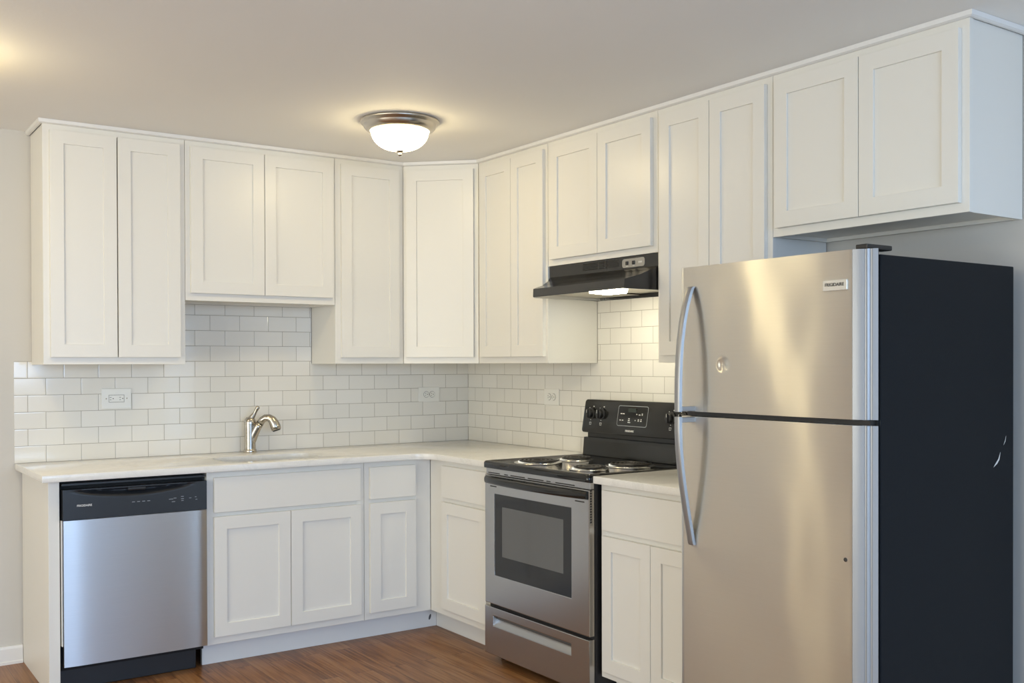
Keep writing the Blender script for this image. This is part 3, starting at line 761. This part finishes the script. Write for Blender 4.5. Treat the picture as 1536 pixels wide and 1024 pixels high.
def bow(zs, ds, flip):
    bm = BM(); L = []
    for z, d in zip(zs, ds):
        w = .0135; t = .0085
        L.append([bm.verts.new(p) for p in ((HS-w, -d+t*.5, z), (HS-w*.86, -d-t*.7, z), (HS-w*.4, -d-t, z), (HS+w*.4, -d-t, z), (HS+w*.86, -d-t*.7, z), (HS+w, -d+t*.5, z), (HS+w*.7, -d+t, z), (HS-w*.7, -d+t, z))])
    for A, C in zip(L, L[1:]):
        for k in range(8): bm.faces.new((A[k], A[(k+1) % 8], C[(k+1) % 8], C[k])).smooth = True
    bm.faces.new(L[0]); bm.faces.new(L[-1]); bmesh.ops.recalc_face_normals(bm, faces=bm.faces); return bm
uz = [1.618, 1.612, 1.59, 1.55, 1.50, 1.44, 1.38, 1.31, 1.25, 1.205]; ud = [.814, .820, .830, .8435, .856, .866, .872, .8755, .8765, .8765]
lz = [1.188, 1.14, 1.08, 1.02, .96, .90, .85, .81, .78, .766, .761]; ld = [.8765, .8765, .873, .866, .8565, .845, .8345, .8255, .819, .816, .813]
h1 = part(r, 'door_handle', bow(uz, ud, 0), HANDLE_ST, 50, parent=fz)
h2 = part(r, 'door_handle', bow(lz, ld, 0), HANDLE_ST, 50, parent=fd)
part(r, 'handle_mount', B(HS-.011, HS+.011, -.869, -.8095, 1.2055, 1.222, .002, 2), HANDLE_ST, parent=fz)
part(r, 'handle_mount', B(HS-.011, HS+.011, -.869, -.8095, 1.169, 1.1865, .002, 2), HANDLE_ST, parent=fd)
bd = part(r, 'badge', prism(BM(), rrect(3.240, 3.324, 1.571, 1.602, .003, 3), 'y', -.8145, -.8102, .001), BADGE, parent=fz)
lettering(r, fz, 'FRIGIDAIRE', .0095, 3.281, -.8150, 1.588, INK, bold=.0002)
part(r, 'lock_plug', lathe(BM(), [(.006, 0), (.006, .0012), (.004, .0022), (0, .0024)], (3.316, -.8101, .805), 16, 'y'), DARKSLOT, parent=fd)
bm = BM()
def scratch(pts):
    vs = [bm.verts.new((F1-.0002, -x, z)) for x, z in pts]; ws = [bm.verts.new((F1+.0004, -x, z)) for x, z in pts]
    n = len(pts); bm.faces.new(vs[::-1]); bm.faces.new(ws)
    for k in range(n): bm.faces.new((vs[k], vs[(k+1) % n], ws[(k+1) % n], ws[k]))
scratch([(.198, 1.038), (.186, 1.050), (.172, 1.062), (.160, 1.083), (.166, 1.060), (.178, 1.048), (.190, 1.042)])
scratch([(.142, 1.105), (.134, 1.118), (.128, 1.133), (.132, 1.116)])
bmesh.ops.recalc_face_normals(bm, faces=bm.faces)
parts(r, 'scratch_mark', bm, PRINT)

# ================================================================== outlets
def outlet(label, s0, s1, z0, z1, run, gfci):
    sc, zc = (s0+s1)/2, (z0+z1)/2
    r = thing('wall_outlet', label, 'outlet', sc, 0, zc, run, 'wall outlets in the tiled splashback')
    p = part(r, 'cover_plate', B(s0, s1, -.0065, -.0002, z0, z1, .003, 2), WHITE_PL)
    sl = BM()
    def plug(c, up):
        for dz, h in ((.0055, .0075), (-.0055, .0065)): box(sl, c-.006-h/2, c-.006+h/2, -.0094, -.0088, zc+dz-.0011, zc+dz+.0011)
        lathe(sl, [(.0024, 0), (.0024, .0006), (0, .0006)], (c+.006, -.0088, zc), 10, 'y')
    if gfci:
        rec = part(r, 'receptacle', B(sc-.034, sc+.034, -.0088, -.0066, zc-.0165, zc+.0165, .0012), WHITE_PL)
        rb = BM(); ring(rb, sc-.0355, sc+.0355, zc-.018, zc+.018, .0012, .0012, .0012, .0012, -.0069, -.0064)
        part(r, 'receptacle_gap', rb, DARKSLOT)
        plug(sc-.022, 1); plug(sc+.022, 1)
        part(r, 'test_button', B(sc-.004, sc+.004, -.0095, -.0088, zc-.006, zc+.006), WHITE_PL, parent=rec)
        for s in (sc-.0475, sc+.0475): part(r, 'screw', lathe(BM(), [(.003, 0), (.0028, .0012), (0, .0015)], (s, -.0065, zc), 12, 'y'), NICKEL)
    else:
        for c in (sc-.0195, sc+.0195):
            part(r, 'receptacle', lathe(BM(), [(.0165, 0), (.0165, .002), (.0155, .0023), (0, .0023)], (c, -.0065, zc), 26, 'y'), WHITE_PL, 40)
            rb = BM(); lathe(rb, [(.0166, 0), (.0166, .0003), (.018, .0003), (.018, 0)], (c, -.0064, zc), 26, 'y'); part(r, 'receptacle_gap', rb, DARKSLOT)
            plug(c, 1)
        part(r, 'screw', lathe(BM(), [(.0024, 0), (.0022, .001), (0, .0012)], (sc, -.0065, zc), 12, 'y'), NICKEL)
    parts(r, 'plug_slot', sl, DARKSLOT)
outlet('wide white outlet with a rectangular socket face above the dishwasher counter', -2.067, -1.929, 1.153, 1.250, 'back', True)
outlet('white duplex outlet with two round sockets near the inner corner of the tile', -.338, -.200, 1.146, 1.230, 'back', False)
outlet('white duplex outlet with two round sockets beside the range', .770, .900, 1.146, 1.231, 'right', False)

# ================================================================== ceiling lamps
def ceiling_lamp(label, x, y, glass):
    r = thing('ceiling_lamp', label, 'lamp', x, -y, HC, 'back', 'dome ceiling lamps')
    part(r, 'metal_pan', lathe(BM(), [(.14, HC-.0005), (.168, HC-.0005), (.174, HC-.004), (.175, HC-.010), (.170, HC-.016), (.162, HC-.019), (.160, HC-.024), (.157, HC-.034), (.148, HC-.044), (.136, HC-.050), (.128, HC-.051), (.128, HC-.044)], (x, y, 0), 56), plain('lamp_nickel', (.56, .52, .46), .28, 1.0))
    pr = []
    for k in range(15):
        a = pi/2*k/14; pr.append((.1275*cos(a)**.85 if k < 14 else 0, HC-.046-.088*sin(a)))
    part(r, 'glass_bowl', lathe(BM(), pr, (x, y, 0), 48), glass)
    part(r, 'finial', lathe(BM(), [(.017, HC-.1335), (.016, HC-.137), (.007, HC-.140), (.006, HC-.144), (.009, HC-.148), (.0085, HC-.153), (.004, HC-.157), (0, HC-.158)], (x, y, 0), 20), NICKEL)
ceiling_lamp('lit frosted dome ceiling lamp near the angled corner cabinet', -1.068, -1.148, BOWL)
ceiling_lamp('lit frosted dome ceiling lamp over the open end beside the dishwasher', -2.92, -1.19, BOWL2)
